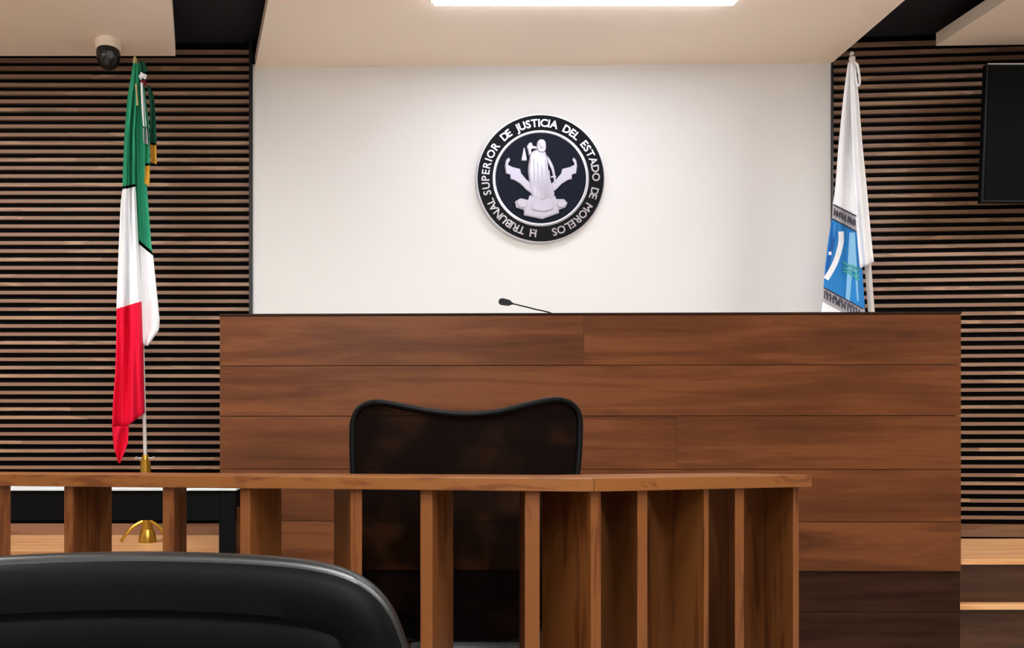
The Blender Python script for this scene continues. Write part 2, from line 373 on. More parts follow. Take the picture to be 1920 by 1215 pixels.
# ------------------------------------------------------------------ court seal on the wall
sc = P(1011, 338, 3.70); RS = 119.5 / F * 3.70
sy = wallY(sc.x) - .0
seal = thing('court_seal', (sc.x, sy, sc.z), 'round black and silver court seal with a robed justice figure on the white wall', 'wall emblem')
def disc(name, prof, m, z=0):
    b = MB(); b.lathe([(r_ * RS, h) for r_, h in prof], (sc.x, sy, sc.z), 'Y', 96); return b.build(name, m, seal)
disc('seal_rim', [(1.0, 0), (1.0, .024), (.996, .0265), (.986, .0265), (.983, .024), (.982, 0)], M['silver'])
disc('outer_disc', [(.981, .001), (.981, .024), (.74, .024), (.74, .001)], M['sealblack'])
disc('inner_ring', [(.752, .0245), (.748, .028), (.74, .029), (.716, .029), (.708, .028), (.704, .0245)], M['silver'])
disc('inner_disc', [(.70, .020), (.70, .0255), (.01, .0255), (.01, .020)], M['navy'])
def letter_mesh(ch, cache={}):
    if ch not in cache:
        cu = bpy.data.curves.new('glyph', 'FONT'); cu.body = ch; cu.size = 1; cu.extrude = .05; cu.align_x = 'CENTER'; cu.offset = .018; cu.resolution_u = 3
        ob = bpy.data.objects.new('glyph', cu); COL.objects.link(ob)
        bpy.context.view_layer.update()
        me = bpy.data.meshes.new_from_object(ob.evaluated_get(bpy.context.evaluated_depsgraph_get()))
        vs = [v.co.copy() for v in me.vertices]; fs = [list(p.vertices) for p in me.polygons]
        bpy.data.objects.remove(ob); bpy.data.curves.remove(cu); bpy.data.meshes.remove(me)
        cache[ch] = (vs, fs)
    return cache[ch]
for word, a0, a1 in (('H.', 184.5, 188.5), ('TRIBUNAL', 197, 248), ('SUPERIOR', 252.5, 308.5), ('DE', 315.5, 327), ('JUSTICIA', 333, 378), ('DEL', 384.5, 403), ('ESTADO', 409.5, 453), ('DE', 460, 471.5), ('MORELOS', 478, 528)):
    n = len(word); txt = MB()
    gl = [letter_mesh(ch) for ch in word]; ws = [max(v.x for v in g[0]) - min(v.x for v in g[0]) for g in gl]
    tot = sum(ws); size = RS * .168; rad = RS * .805
    gap = (R(a1 - a0) * (rad + size * .35) - tot * size) / max(1, n - 1); pos = 0
    for (vs, fs), wd in zip(gl, ws):
        a = R(a0) + (pos + wd * size / 2) / (rad + size * .35); pos += wd * size + gap
        mid = (max(v.x for v in vs) + min(v.x for v in vs)) / 2
        out = Vector((math.sin(a), 0, math.cos(a))); right = Vector((math.cos(a), 0, -math.sin(a)))
        txt.add([sc * 1 + Vector((0, sy - sc.y - .0255 - (v.z + .05) * .02, 0)) + right * ((v.x - mid) * size) + out * (rad + v.y * size) for v in vs], fs, 0)
    txt.build('seal_lettering', M['silver'], seal)
# justice figure, traced in a 1257x1215 picture of the seal (centre 632,615, radius 500)
def SP(x, y, h=.026): return Vector((sc.x + (x - 632) / 500 * RS, sy - h, sc.z - (y - 615) / 500 * RS))
def relief(b, pts, h0=.026, h1=.036, inset=.9, smooth=2):
    p2 = [(x, y, 0) for x, y in pts]
    sp = smooth_closed(p2, smooth) if smooth > 1 else [Vector(p) for p in p2]
    cx = sum(p.x for p in sp) / len(sp); cy = sum(p.y for p in sp) / len(sp)
    n = len(sp); A = [SP(p.x, p.y, h0) for p in sp]; B = [SP(p.x, p.y, h1 * .6 + h0 * .4) for p in sp]; C_ = [SP(cx + (p.x - cx) * inset, cy + (p.y - cy) * inset, h1) for p in sp]
    fs = []
    for k in (0, 1):
        fs += [[k * n + i, k * n + (i + 1) % n, (k + 1) * n + (i + 1) % n, (k + 1) * n + i] for i in range(n)]
    fs += [[2 * n + i for i in range(n)]]
    b.add(A + B + C_, fs, 0)
b = MB()
relief(b, [(600, 395), (555, 420), (540, 480), (530, 560), (545, 660), (555, 740), (600, 800), (690, 800), (735, 740), (712, 660), (690, 560), (680, 470), (665, 415), (645, 395)], h1=.040)
for x, y0, y1 in ((570, 470, 760), (600, 500, 790), (632, 520, 790), (662, 480, 790), (690, 560, 770)):     # folds of the robe
    b.tube([SP(x + 6 * math.sin(k * .7), y0 + (y1 - y0) * k / 6, .040) for k in range(7)], .0025, 6)
b.build('justice_robe', M['relief'], seal)
b = MB(); relief(b, [(605, 330), (632, 318), (660, 332), (668, 370), (662, 410), (632, 425), (602, 410), (596, 370)], h1=.044)
relief(b, [(616, 345), (632, 338), (648, 346), (650, 372), (634, 392), (616, 374)], h0=.043, h1=.048); b.build('justice_head', M['relief'], seal)
b = MB(); relief(b, [(540, 342), (560, 345), (566, 368), (598, 375), (598, 390), (556, 392), (552, 430), (536, 440), (530, 400), (520, 372)], h1=.038)
relief(b, [(497, 380), (505, 380), (522, 470), (520, 482), (482, 482), (480, 470)], h1=.034, smooth=1); b.build('scales_arm', M['relief'], seal)
b = MB(); relief(b, [(676, 440), (700, 470), (728, 530), (742, 600), (748, 660), (735, 665), (728, 610), (710, 545), (684, 490)], h1=.036)
relief(b, [(705, 604), (750, 604), (750, 616), (705, 616)], h1=.038, smooth=1); b.build('sword', M['relief'], seal)
for mir in (0, 1):
    f = (lambda x: x) if not mir else (lambda x: 1266 - x)
    b = MB(); pts = [(380, 455), (388, 470), (372, 495), (372, 512), (410, 530), (470, 545), (478, 580), (520, 630), (560, 665), (560, 735), (520, 710), (470, 660), (420, 630), (395, 625), (392, 590), (360, 580), (352, 520), (360, 475)]
    relief(b, [(f(x), y) for x, y in pts][::(-1 if mir else 1)], h1=.034, inset=.93, smooth=1); b.build('ribbon', M['relief'], seal)
b = MB()
relief(b, [(430, 800), (470, 775), (530, 790), (545, 750), (610, 780), (700, 780), (740, 750), (750, 780), (810, 780), (838, 810), (820, 845), (770, 865), (770, 890), (640, 935), (500, 905), (500, 865), (440, 845)], h1=.037, inset=.9, smooth=1)
relief(b, [(560, 800), (600, 775), (640, 800), (680, 775), (725, 800), (720, 860), (640, 880), (560, 860)], h0=.036, h1=.043)
relief(b, [(440, 805), (480, 785), (515, 805), (515, 840), (470, 850)], h0=.036, h1=.041)
relief(b, [(755, 805), (790, 785), (828, 810), (800, 848), (757, 840)], h0=.036, h1=.041)
b.build('figure_base', M['relief'], seal)

# ------------------------------------------------------------------ flags
def cloth_grid(mb, Ltab, Rtab, bounds, mats, depth, nu=26, ny=18):
    """sheet between two edge curves, split into colour sections by the bounds (functions of u)"""
    for bi, (f0, f1) in enumerate(zip(bounds, bounds[1:])):
        vs = []
        for j in range(ny + 1):
            for i in range(nu + 1):
                u = i / nu; y = f0(u) + (f1(u) - f0(u)) * j / ny
                x = interp(Ltab, y) * (1 - u) + interp(Rtab, y) * u
                vs.append(P(x, y, depth(u, y)))
        fs = [[j * (nu + 1) + i, j * (nu + 1) + i + 1, (j + 1) * (nu + 1) + i + 1, (j + 1) * (nu + 1) + i] for j in range(ny) for i in range(nu)]
        mb.add(vs, fs, mats[bi], True)
def finish_cloth(o, th=.002):
    # every colour section is stitched to its neighbour
    bm = bmesh.new(); bm.from_mesh(o.data); bmesh.ops.remove_doubles(bm, verts=bm.verts[:], dist=1e-5); bm.to_mesh(o.data); bm.free()
    m = o.modifiers.new('thick', 'SOLIDIFY'); m.thickness = th; m.offset = 1
def lin(a, b_): return lambda u: a + (b_ - a) * u

YF = 3.45
pt, pb = P(253, 112, YF), P(276.5, 1012, YF); pb.z = DAIS
def ltilt(y): return 0
fl = thing('national_flag', (pb.x, pb.y, DAIS), 'green, white and red flag hanging on its pole before the left slatted wall', 'flag')
pole_at = lambda y: P(253 + (276.5 - 253) * (y - 112) / 900, y, YF)
b = MB(); b.tube([pole_at(112), pole_at(860)], .0085, 14); b.build('flag_pole', M['pole'], fl)
b = MB(); b.tube([pole_at(106), pole_at(112), pole_at(126), pole_at(152)], [.004, .010, .011, .0095], 14); b.build('pole_tip', M['palegold'], fl)['label'] = 'pale gold pole tip'
b = MB(); b.tube([pole_at(y) for y in (853, 862, 864, 886, 888, 965, 970)], [.014, .017, .023, .024, .016, .016, .024], 18)
c = pole_at(859)
b.build('pole_socket', M['gold'], fl)
for s_ in (-1, 1):
    b = MB(); b.tube([c + Vector((s_ * .015, 0, 0)), c + Vector((s_ * .032, 0, 0)), c + Vector((s_ * .034, 0, 0)), c + Vector((s_ * .046, 0, 0))], [.004, .004, .009, .008], 12); b.build('clamp_screw', M['chrome'], fl)
b = MB(); b.lathe([(.028, .06), (.036, .04), (.04, .02), (.042, 0)][::-1], (pb.x, pb.y, DAIS)); 
b.tube([pole_at(960), Vector((pb.x, pb.y, DAIS + .05))], .024, 18); b.build('flag_stand', M['gold'], fl)
for a in (210, 330, 90):
    b = MB(); dx, dy = math.cos(R(a)), math.sin(R(a))
    b.tube(smooth_open([(pb.x + dx * .02, pb.y + dy * .02, DAIS + .10), (pb.x + dx * .07, pb.y + dy * .06, DAIS + .075), (pb.x + dx * .11, pb.y + dy * .09, DAIS + .03), (pb.x + dx * .125, pb.y + dy * .10, DAIS + .008)], 4), .008, 8); b.build('stand_foot', M['gold'], fl)
b = MB()
LL = [(118, 250), (150, 245), (180, 240), (250, 234), (350, 230), (385, 226), (480, 222), (575, 218.5), (640, 218), (700, 216), (750, 212), (800, 210), (840, 214), (868, 222)]
LR = [(118, 258), (150, 258), (250, 252), (350, 254), (450, 259), (565, 265), (640, 268), (700, 269), (775, 271), (868, 271)]
dl = lambda u, y: 3.405 + .022 * math.sin(u * 9.5 + y * .006) * min(1, (y - 100) / 160) + .012 * math.sin(u * 21 + 1.3 - y * .004) * min(1, (y - 100) / 300)
cloth_grid(b, LL, LR, [lin(118, 118), lin(355, 350), lin(579, 565), lambda u: 800 - 26 * max(0, u - .45) / .55], [0, 1, 2], dl, 30, 22)
LLt = [(795, 210), (840, 214), (868, 221.5)]; LRt = [(795, 242), (830, 240), (850, 233), (868, 225)]
cloth_grid(b, LLt, LRt, [lin(799, 799), lin(868, 868)], [2], lambda u, y: 3.405 + .02 * math.sin(u * 6 + y * .05), 14, 12)
RL = [(118, 254), (250, 248), (350, 253), (450, 258), (565, 264), (640, 267), (650, 271)]
RR = [(118, 262), (150, 266), (200, 268), (250, 270), (350, 275), (400, 279), (460, 284), (480, 287), (560, 295), (600, 299), (618, 298), (650, 276)]
cloth_grid(b, RL, RR, [lin(118, 118), lin(455, 479), lin(648, 648)], [0, 1], lambda u, y: 3.435 - .028 * u + .012 * math.sin(u * 8 + y * .008), 20, 24)
RbL = [(560, 264), (700, 268), (775, 270)]; RbR = [(560, 268), (640, 272.5), (700, 270.5), (775, 271.5)]
o = b.build('flag_cloth', [M['green'], M['wcloth'], M['red']], fl); finish_cloth(o)
# rosette and streamers
def blob(b, x, y, Y, r_, seed):
    rr = random.Random(seed); pts = []
    c = P(x, y, Y)
    for k in range(5):
        a = k * 1.256 + rr.random(); 
        b.tube([c, c + Vector((math.cos(a) * r_ * .5, -.008, math.sin(a) * r_ * .5)), c + Vector((math.cos(a) * r_, .0, math.sin(a) * r_))], [r_ * .25, r_ * .45, r_ * .3], 8)
b = MB(); blob(b, 268, 143, 3.38, .016, 1); b.build('rosette_white', M['wcloth'], fl)['label'] = 'white loop of the ribbon bow'
b = MB(); blob(b, 269, 157, 3.38, .015, 2); b.build('rosette_red', M['wine'], fl)['label'] = 'wine red loop of the ribbon bow'
b = MB(); cloth_grid(b, [(113, 262), (135, 265)], [(113, 270), (135, 277)], [lin(113, 116), lin(138, 134)], [0], lambda u, y: 3.39 + .01 * math.sin(u * 6), 8, 6); finish_cloth(b.build('rosette_green', M['dkgreen'], fl))
def streamer(tabL, tabR, y0, y1, ys, m1, m2, Y, label):
    b = MB(); cloth_grid(b, tabL, tabR, [lin(y0, y0), lin(ys, ys), lin(y1, y1 + 3)], [0, 1], lambda u, y: Y + .012 * math.sin(u * 5 + y * .02), 10, 16)
    o = b.build('streamer', [m1, m2], fl); finish_cloth(o); o['label'] = label
streamer([(160, 276), (200, 281), (270, 281), (308, 283)], [(160, 280), (180, 288), (230, 292), (270, 293), (308, 294)], 160, 305, 272, M['dkgreen'], M['goldcloth'], 3.375, 'dark green streamer with gold fringe')
streamer([(160, 266), (230, 270), (310, 272), (345, 271)], [(160, 270), (230, 278), (310, 281), (345, 280)], 160, 345, 311, M['green'], M['goldcloth'], 3.36, 'green streamer with gold fringe')
streamer([(155, 264), (200, 266), (270, 270)], [(155, 268), (200, 272), (270, 277)], 155, 268, 240, M['wcloth'], M['band'], 3.35, 'white streamer')
bb_ = MB(); bb_.tube([P(255, 158, 3.375), P(257, 180, 3.372), P(258, 198, 3.372)], .0045, 8); bb_.build('gold_cord', M['palegold'], fl)

# court flag, right
YG = 3.42
fr = thing('court_flag', (P(1640, 900, YG).x, YG, DAIS), 'white court flag with a blue arched emblem hanging right of the white wall', 'flag')
rp = lambda y: P(1597 + (1634 - 1597) * (y - 100) / 486, y, YG)
yb_ = HY + (E - DAIS) * F / YG
b = MB(); b.tube([rp(108), rp(yb_ - 30)], .0125, 14); b.build('flag_pole', M['pole'], fr)
b = MB(); b.tube([rp(96), rp(100), rp(104), rp(108)], [.003, .009, .006, .013], 12); b.build('pole_tip', M['chrome'], fr)
b = MB(); bs = rp(yb_); b.lathe([(.12, 0), (.12, .012), (.06, .03), (.026, .05), (.022, .12), (.02, .14)], (bs.x, bs.y, DAIS)); b.build('flag_stand', M['chrome'], fr)
BL = [(118, 1590), (180, 1582), (270, 1573), (360, 1566), (382, 1562), (410, 1560), (450, 1553), (500, 1547), (540, 1544), (566, 1542), (700, 1530)]
BR = [(118, 1600), (300, 1606), (400, 1610), (500, 1616), (580, 1621), (700, 1632)]
db = lambda u, y: 3.385 + .014 * math.sin(u * 8 + 2 + y * .004) * min(1, (y - 90) / 200)
lineA = lambda u: 382 + 24 * u; lineB = lambda u: 410 + 26 * u; lineC = lambda u: 538 + 42 * u; lineD = lambda u: 566 + 42 * u
b = MB(); cloth_grid(b, BL, BR, [lin(118, 118), lineA, lineB, lineC, lineD, lin(690, 700)], [0, 1, 2, 1, 0], db, 30, 16)
FLt = [(118, 1594), (200, 1596), (300, 1599), (400, 1604), (470, 1610), (505, 1613)]
FRt = [(118, 1603), (180, 1610), (270, 1617), (360, 1626), (440, 1633), (505, 1640)]
cloth_grid(b, FLt, FRt, [lin(118, 118), lambda u: 503 - 12 * u], [0], lambda u, y: 3.35 + .018 * math.sin(u * 7 + 1.2) * min(1, (y - 90) / 200), 20, 40)
o = b.build('flag_cloth', [M['wcloth'], M['band'], M['blue']], fr); finish_cloth(o)
def on_back(x, y, off=.0045):
    l, r_ = interp(BL, y), interp(BR, y); u = (x - l) / (r_ - l); return P(x, y, db(u, y) - off)
def print_strip(name, cen, wds, m, off=.0045, label=None):
    b = MB(); k = len(cen); vs = []
    for i, (x, y) in enumerate(cen):
        x0_, y0_ = cen[max(i - 1, 0)]; x1_, y1_ = cen[min(i + 1, k - 1)]
        dx, dy = x1_ - x0_, y1_ - y0_; l = math.hypot(dx, dy) or 1; nx, ny_ = -dy / l, dx / l; w_ = wds[i] if isinstance(wds, (list, tuple)) else wds
        vs += [on_back(x + nx * w_ / 2, y + ny_ * w_ / 2, off), on_back(x - nx * w_ / 2, y - ny_ * w_ / 2, off)]
    b.add(vs, [[2 * i, 2 * i + 1, 2 * i + 3, 2 * i + 2] for i in range(k - 1)], 0, True)
    b.add([v + Vector((0, .0012, 0)) for v in vs], [[2 * i, 2 * i + 1, 2 * i + 3, 2 * i + 2] for i in range(k - 1)], 0, True)
    o = b.build(name, m, fr)
    if label: o['label'] = label
    return o
arc = [(v.x, v.y) for v in smooth_open([(1577, 434, 0), (1577, 455, 0), (1570, 482, 0), (1561, 503, 0), (1549, 523, 0)], 5)]
print_strip('emblem_arch', arc, 10, M['wcloth'], .0065, 'white curved arch of the emblem')
deep = [(v.x, v.y) for v in smooth_open([(1565, 418, 0), (1563, 445, 0), (1558, 470, 0), (1553, 495, 0), (1550, 512, 0)], 5)]
print_strip('emblem_deep_blue', deep, [12 - 9 * i / 20 for i in range(21)], M['deepblue'], .005)
print_strip('emblem_painted_sheen', [(1598, 436 + 8 * i) for i in range(17)], [10 + i * .9 for i in range(17)], M['bluesheen'], .005)  # sheen of the cloth painted as a paler blue patch
print_strip('emblem_star', [(1554, 475), (1559, 475)], 6, M['wcloth'], .0068)
for k, (dy) in enumerate((0, 9, 16)):
    print_strip('emblem_wave', [(1581 + 6 * i, 491 + dy + 3.2 * i + 2 * math.sin(i * 1.3 + k)) for i in range(6)], 3.0, M['teal'], .0068 + k * .0002, 'teal green wave line')
for yy, wd_ in ((0, 2.2),):
    print_strip('band_outline', [(1563 + 4.3 * i, 383.5 + 2.2 * i) for i in range(11)], 2.2, M['ink'], .0062)
    print_strip('band_outline', [(1561 + 4.5 * i, 410 + 2.4 * i) for i in range(11)], 2.0, M['ink'], .0062)
    print_strip('band_outline', [(1544.5 + 7.4 * i, 539 + 4.0 * i) for i in range(11)], 2.0, M['ink'], .0062)
b = MB()                                     # worn, unreadable strokes of the printed lettering
def stroke(x0_, y0_, x1_, y1_, w_=2.0):
    vs = [on_back(x0_ - w_ / 2, y0_, .0066), on_back(x0_ + w_ / 2, y0_, .0066), on_back(x1_ + w_ / 2, y1_, .0066), on_back(x1_ - w_ / 2, y1_, .0066)]
    b.add(vs, [[0, 1, 2, 3]]); b.add([v + Vector((0, .001, 0)) for v in vs], [[0, 1, 2, 3]])
rr = random.Random(7)
for i in range(8):
    x = 1565 + i * 5.2; y = 391 + 2.8 * i; stroke(x, y, x - .8, y + 13)
    stroke(x + 2.4, y + rr.choice((1, 5, 10)), x + 2.2, y + rr.choice((12, 14)), 1.0)
b.build('printed_lettering', M['ink'], fr); b = MB()
for i in range(13):
    x = 1547 + i * 5.4; y = 545 + 2.9 * i; stroke(x, y, x - .5, y + 15)
    y2 = y + rr.choice((0, 3, 7)); stroke(x + 2.6, y2, x + 2.9, y2 + rr.choice((3, 6, 8)), 1.3)
b.build('printed_lettering', M['ink'], fr)
b = MB(); b.tube(smooth_open([P(1600, 118, 3.36), P(1607, 121, 3.35), P(1610, 135, 3.345), P(1612, 155, 3.345), P(1608, 161, 3.345), P(1605, 148, 3.345), P(1603, 130, 3.35)], 5), .0045, 8); b.build('tie_cord', M['wcloth'], fr)

# ------------------------------------------------------------------ wall screen on the right
sx0 = P(1845, 250, 3.42).x; ST, SB = E - (120 - HY) / F * 3.41, E - (379 - HY) / F * 3.43
wide = (ST - SB) * 1.75
tv = thing('wall_screen', (sx0 + wide / 2, 3.5, SB), 'black flat wall screen on the right slatted wall', 'television')
tilt = .028
def tvbox(b, x0_, x1_, z0, z1, y0_, y1_, bev=0):
    f = lambda z: -tilt * (z - SB) / (ST - SB)
    b.hexa([(x0_, y0_ + f(z0), z0), (x1_, y0_ + f(z0), z0), (x1_, y1_ + f(z0), z0), (x0_, y1_ + f(z0), z0), (x0_, y0_ + f(z1), z1), (x1_, y0_ + f(z1), z1), (x1_, y1_ + f(z1), z1), (x0_, y1_ + f(z1), z1)], 0, bev)
b = MB(); tvbox(b, sx0, sx0 + wide, SB, ST, 3.435, 3.456, .003); b.build('screen_housing', M['plastic'], tv)
b = MB(); tvbox(b, sx0 + .012, sx0 + wide - .012, SB + .014, ST - .012, 3.4325, 3.436); b.build('screen_glass', M['screen'], tv)
b = MB(); tvbox(b, sx0 + .004, sx0 + wide - .004, ST - .005, ST + .001, 3.4325, 3.437); b.build('lit_edge_strip', M['chrome'], tv)['label'] = 'thin bright strip imitating light on the top edge'  # chrome stands in for light catching the upper bezel edge
ymid = 3.715 - math.tan(R(3.2)) * (sx0 + wide / 2 - wr.x)
b = MB(); b.box((sx0 + wide / 2 - .15, 3.450, SB + .2), (sx0 + wide / 2 + .15, ymid - .001, SB + .4)); b.build('wall_bracket', M['plastic'], tv)

# ------------------------------------------------------------------ security camera under the left ceiling panel
cc = P(203, 84, 3.49); sec = thing('security_camera', (cc.x, 3.49, ZC), 'small black dome security camera under the left ceiling panel', 'security camera')
b = MB(); b.lathe([(.060, 0), (.060, -.018), (.056, -.040), (.050, -.046)], (cc.x, 3.49, ZC)); b.build('camera_mount', M['ceil'], sec)['label'] = 'white round mount'
b = MB(); b.lathe([(.054, -.040), (.056, -.06)] + [(.054 * math.cos(R(a)), -.07 - .058 * math.sin(R(a))) for a in range(0, 90, 10)] + [(.003, -.128)], (cc.x, 3.49, ZC)); b.build('camera_dome', M['domeglass'], sec)
b = MB(); q = Vector((cc.x + .02, 3.49 - .046, ZC - .085)); b.tube([q, q + Vector((.006, -.014, -.004))], .016, 16); b.build('camera_lens', M['greyplastic'], sec)

# ------------------------------------------------------------------ black table seen through the railing
tz = E - (912 - HY) / F * 2.33
tb = thing('black_table', (P(150, 900, 2.4).x, 2.4, 0), 'tall black table with pale top, seen behind the left end of the railing', 'table')
tx0, tx1 = P(-420, 900, 2.2).x, P(444, 900, 2.2).x
b = MB(); b.box((tx0, 2.18, tz - .006), (tx1, 2.78, tz), bev=.001); b.build('table_top', M['tabletop'], tb)['label'] = 'thin pale table top'
b = MB(); za = E - (975 - HY) / F * 2.2
b.box((tx0 + .004, 2.195, za), (tx1 - .004, 2.215, tz - .0065)); b.build('apron', M['plastic'], tb)
b = MB(); b.box((tx0 + .004, 2.745, za), (tx1 - .004, 2.765, tz - .0065)); b.build('apron', M['plastic'], tb)
for xx, yy in ((tx1 - .052, 2.19), (tx1 - .052, 2.725), (tx0 + .004, 2.19), (tx0 + .004, 2.725)):
    b = MB(); b.box((xx, yy, 0), (xx + .048, yy + .045, tz - .007), bev=.003); b.build('leg', M['plastic'], tb)

# ------------------------------------------------------------------ wooden railing
CT = 1.1 - 45.5 / F * 1.35; CTH = .0245          # top of the cap, its thickness
lx, ly = P(-260, 890, 1.62), P(1012, 896, 1.352)
A = Vector((P(-260, 0, 1.64).x, 1.64, 0)); B = Vector((P(1108, 0, 1.335).x, 1.335, 0)); Cc = Vector((P(1512, 0, 1.53).x, 1.53, 0))
rail = thing('wooden_railing', (B.x, B.y, 0), 'brown wooden railing of deep upright boards under a flat cap, before the mesh chair', 'railing')
def line_y(x):     # depth of the railing's front face at a world x
    if x <= B.x: return A.y + (x - A.x) * (B.y - A.y) / (B.x - A.x)
    return B.y + (x - B.x) * (Cc.y - B.y) / (Cc.x - B.x)
def px_on(line, px):   # world point on the front line under pixel column px
    a, c = line; k = (px - VX) / F; # x = k*y
    dx, dy = c.x - a.x, c.y - a.y; t = (k * a.y - a.x) / (dx - k * dy); return Vector((a.x + dx * t, a.y + dy * t, 0))
DEP = .17
def capbox(p, q, d0, d1, m, name, label=None):
    n = Vector((-(q - p).y, (q - p).x, 0)).normalized()
    b = MB(); pts = [p + n * d0, q + n * d0, q + n * d1, p + n * d1]
    b.hexa([(v.x, v.y, CT - CTH) for v in pts] + [(v.x, v.y, CT) for v in pts], 0, .002); o = b.build(name, m, rail)
    if label: o['label'] = label
n1 = Vector((-(B - A).y, (B - A).x, 0)).normalized(); n2 = Vector((-(Cc - B).y, (Cc - B).x, 0)).normalized()
def mitre_cap(name, p, q, np_, end):
    pass
# caps meet in a mitre at the corner
bis = (n1 + n2).normalized(); k = 1 / bis.dot(n1)
def cap(name, p0, p1, p2, p3):
    b = MB(); b.hexa([(v.x, v.y, CT - CTH) for v in (p0, p1, p2, p3)] + [(v.x, v.y, CT) for v in (p0, p1, p2, p3)], 0, .0018); b.build(name, M['rail'], rail)
FRONT, BACK = -.012, DEP + .012
cap('handrail', A + n1 * FRONT, B + bis * k * FRONT, B + bis * k * BACK, A + n1 * BACK)
cap('handrail', B + bis * k * FRONT + (Cc - B).normalized() * .0006, Cc + n2 * FRONT, Cc + n2 * BACK, B + bis * k * BACK + (Cc - B).normalized() * .0006)
def fin(line, a, b_, c, side='R'):
    """a,b_: pixel columns of the front edge; c: column where the rear edge of the visible side face ends"""
    pa, pb_ = px_on(line, a), px_on(line, b_)
    n = n1 if line is LA else n2
    near = pb_ if side == 'R' else pa
    # rear corner: at DEP behind the front line, on the ray through column c
    off = n * DEP; q = px_on((line[0] + off, line[1] + off), c)
    v = q - near
    pts = [pa, pb_, pb_ + v, pa + v]
    b = MB(); b.hexa([(p.x, p.y, 0.0) for p in pts] + [(p.x, p.y, CT - CTH - .0005) for p in pts], 0, .0012); b.build('baluster', M['fin'], rail)
LA = (A, B); LB = (B, Cc)
for a, b_, c, s_ in ((-190, -168, -110, 'R'), (-3, 20, 17, 'R'), (120, 138, 210, 'R'), (305, 326, 350, 'R'), (450, 469, 528, 'R'), (657, 679, 626, 'L'), (788, 811, 850, 'R'), (984, 1012, 974, 'L'), (1108, 1127, 1016, 'L')):
    fin(LA if b_ < 1100 else LB, a, b_, c, s_)
for a, b_, c in ((1195, 1214, 1122), (1320, 1329, 1212), (1378, 1395, 1326), (1487, 1498, 1390)):
    fin(LB, a, b_, c, 'L')

# ------------------------------------------------------------------ mesh-backed swivel chair behind the railing
YC = 1.66
ctr = (874 - VX) / F * YC
ch = thing('mesh_office_chair', (ctr, YC + .25, 0), 'black mesh office chair behind the wooden railing', 'office chair')
top = [(657, 800), (659, 785), (666, 768), (680, 757), (700, 752), (725, 754), (760, 761), (800, 768), (840, 773), (875, 775), (915, 773), (950, 767), (990, 757), (1025, 749), (1050, 747), (1070, 752), (1082, 762), (1089, 776), (1091, 800)]
right_ = [(1089, 850), (1084, 900), (1078, 980), (1068, 1060), (1050, 1130), (1015, 1180), (960, 1207)]
left_ = [(785, 1207), (725, 1180), (690, 1130), (672, 1060), (664, 980), (659, 900), (657, 850)]
def cb(x, y):  # chair back surface: wraps forward at the sides
    u = (x - 874) / 217; v = (y - 750) / 450
    return P(x, y, YC + .05 * u * u - .015 * math.sin(v * math.pi))
ol = top + right_ + left_
path = [cb(v.x, v.y) for v in smooth_closed([(x + (874 - x) * .018, y + (975 - y) * .014, 0) for x, y in ol], 3)]
b = MB(); b.tube(path, .0075, 10, closed=True); b.build('back_frame', M['plastic'], ch)
b = MB(); n = len(ol); rings = 8; vs = []; fs = []
for r_ in range(rings + 1):
    t = .985 * (1 - r_ / rings) + .02
    for (x, y) in ol: vs.append(cb(874 + (x - 874) * t, 975 + (y - 975) * t) + Vector((0, .004, 0)))
for r_ in range(rings):
    fs += [[r_ * n + i, r_ * n + (i + 1) % n, (r_ + 1) * n + (i + 1) % n, (r_ + 1) * n + i] for i in range(n)]
fs.append([rings * n + i for i in range(n)]); b.add(vs, fs, 0, True); o = b.build('back_mesh', M['mesh'], ch)
# padded inner lumbar layer, seat, arms, stem and star base
b = MB(); zs = .5
b.box((ctr - .055, YC - .03, .46), (ctr + .055, YC + .02, E - (1203 - HY) / F * YC), bev=.012)
b.box((ctr - .125, YC - .022, E - (1225 - HY) / F * YC - .03), (ctr + .125, YC + .012, E - (1204 - HY) / F * YC), bev=.01)
b.build('back_bracket', M['greyplastic'], ch)['label'] = 'grey plastic back bracket'
b = MB(); b.box((ctr - .25, YC + .02, .43), (ctr + .25, YC + .50, .51), bev=.03); b.build('seat', M['fabric'], ch)
for s_ in (-1, 1):
    b = MB(); x = ctr + s_ * .27
    b.tube(smooth_open([(ctr + s_ * .2, YC + .22, .425), (x, YC + .22, .44), (x, YC + .22, .60), (x, YC + .22, .665)], 5), .013, 10)
    b.box((x - .03, YC + .10, .665), (x + .03, YC + .36, .69), bev=.008); b.build('armrest', M['plastic'], ch)
def swivel_base(t, cx, cy):
    b = MB(); b.tube([(cx, cy, .07), (cx, cy, .43)], .025, 16); b.build('gas_lift', M['plastic'], t)
    b = MB()
    for k in range(5):
        a = R(72 * k + 20); dx, dy = math.cos(a), math.sin(a)
        b.tube([(cx + dx * .02, cy + dy * .02, .10), (cx + dx * .15, cy + dy * .15, .09), (cx + dx * .29, cy + dy * .29, .068)], [.026, .02, .015], 8)
    b.build('star_base', M['plastic'], t)
    for k in range(5):
        a = R(72 * k + 20); dx, dy = math.cos(a), math.sin(a); x, y = cx + dx * .28, cy + dy * .28
        b = MB(); b.tube([(x - dy * .022, y + dx * .022, .028), (x + dy * .022, y - dx * .022, .028)], .028, 16); b.tube([(x, y, .03), (x, y, .07)], .007, 8)
        b.build('caster', M['plastic'], t)
swivel_base(ch, ctr, YC + .26)

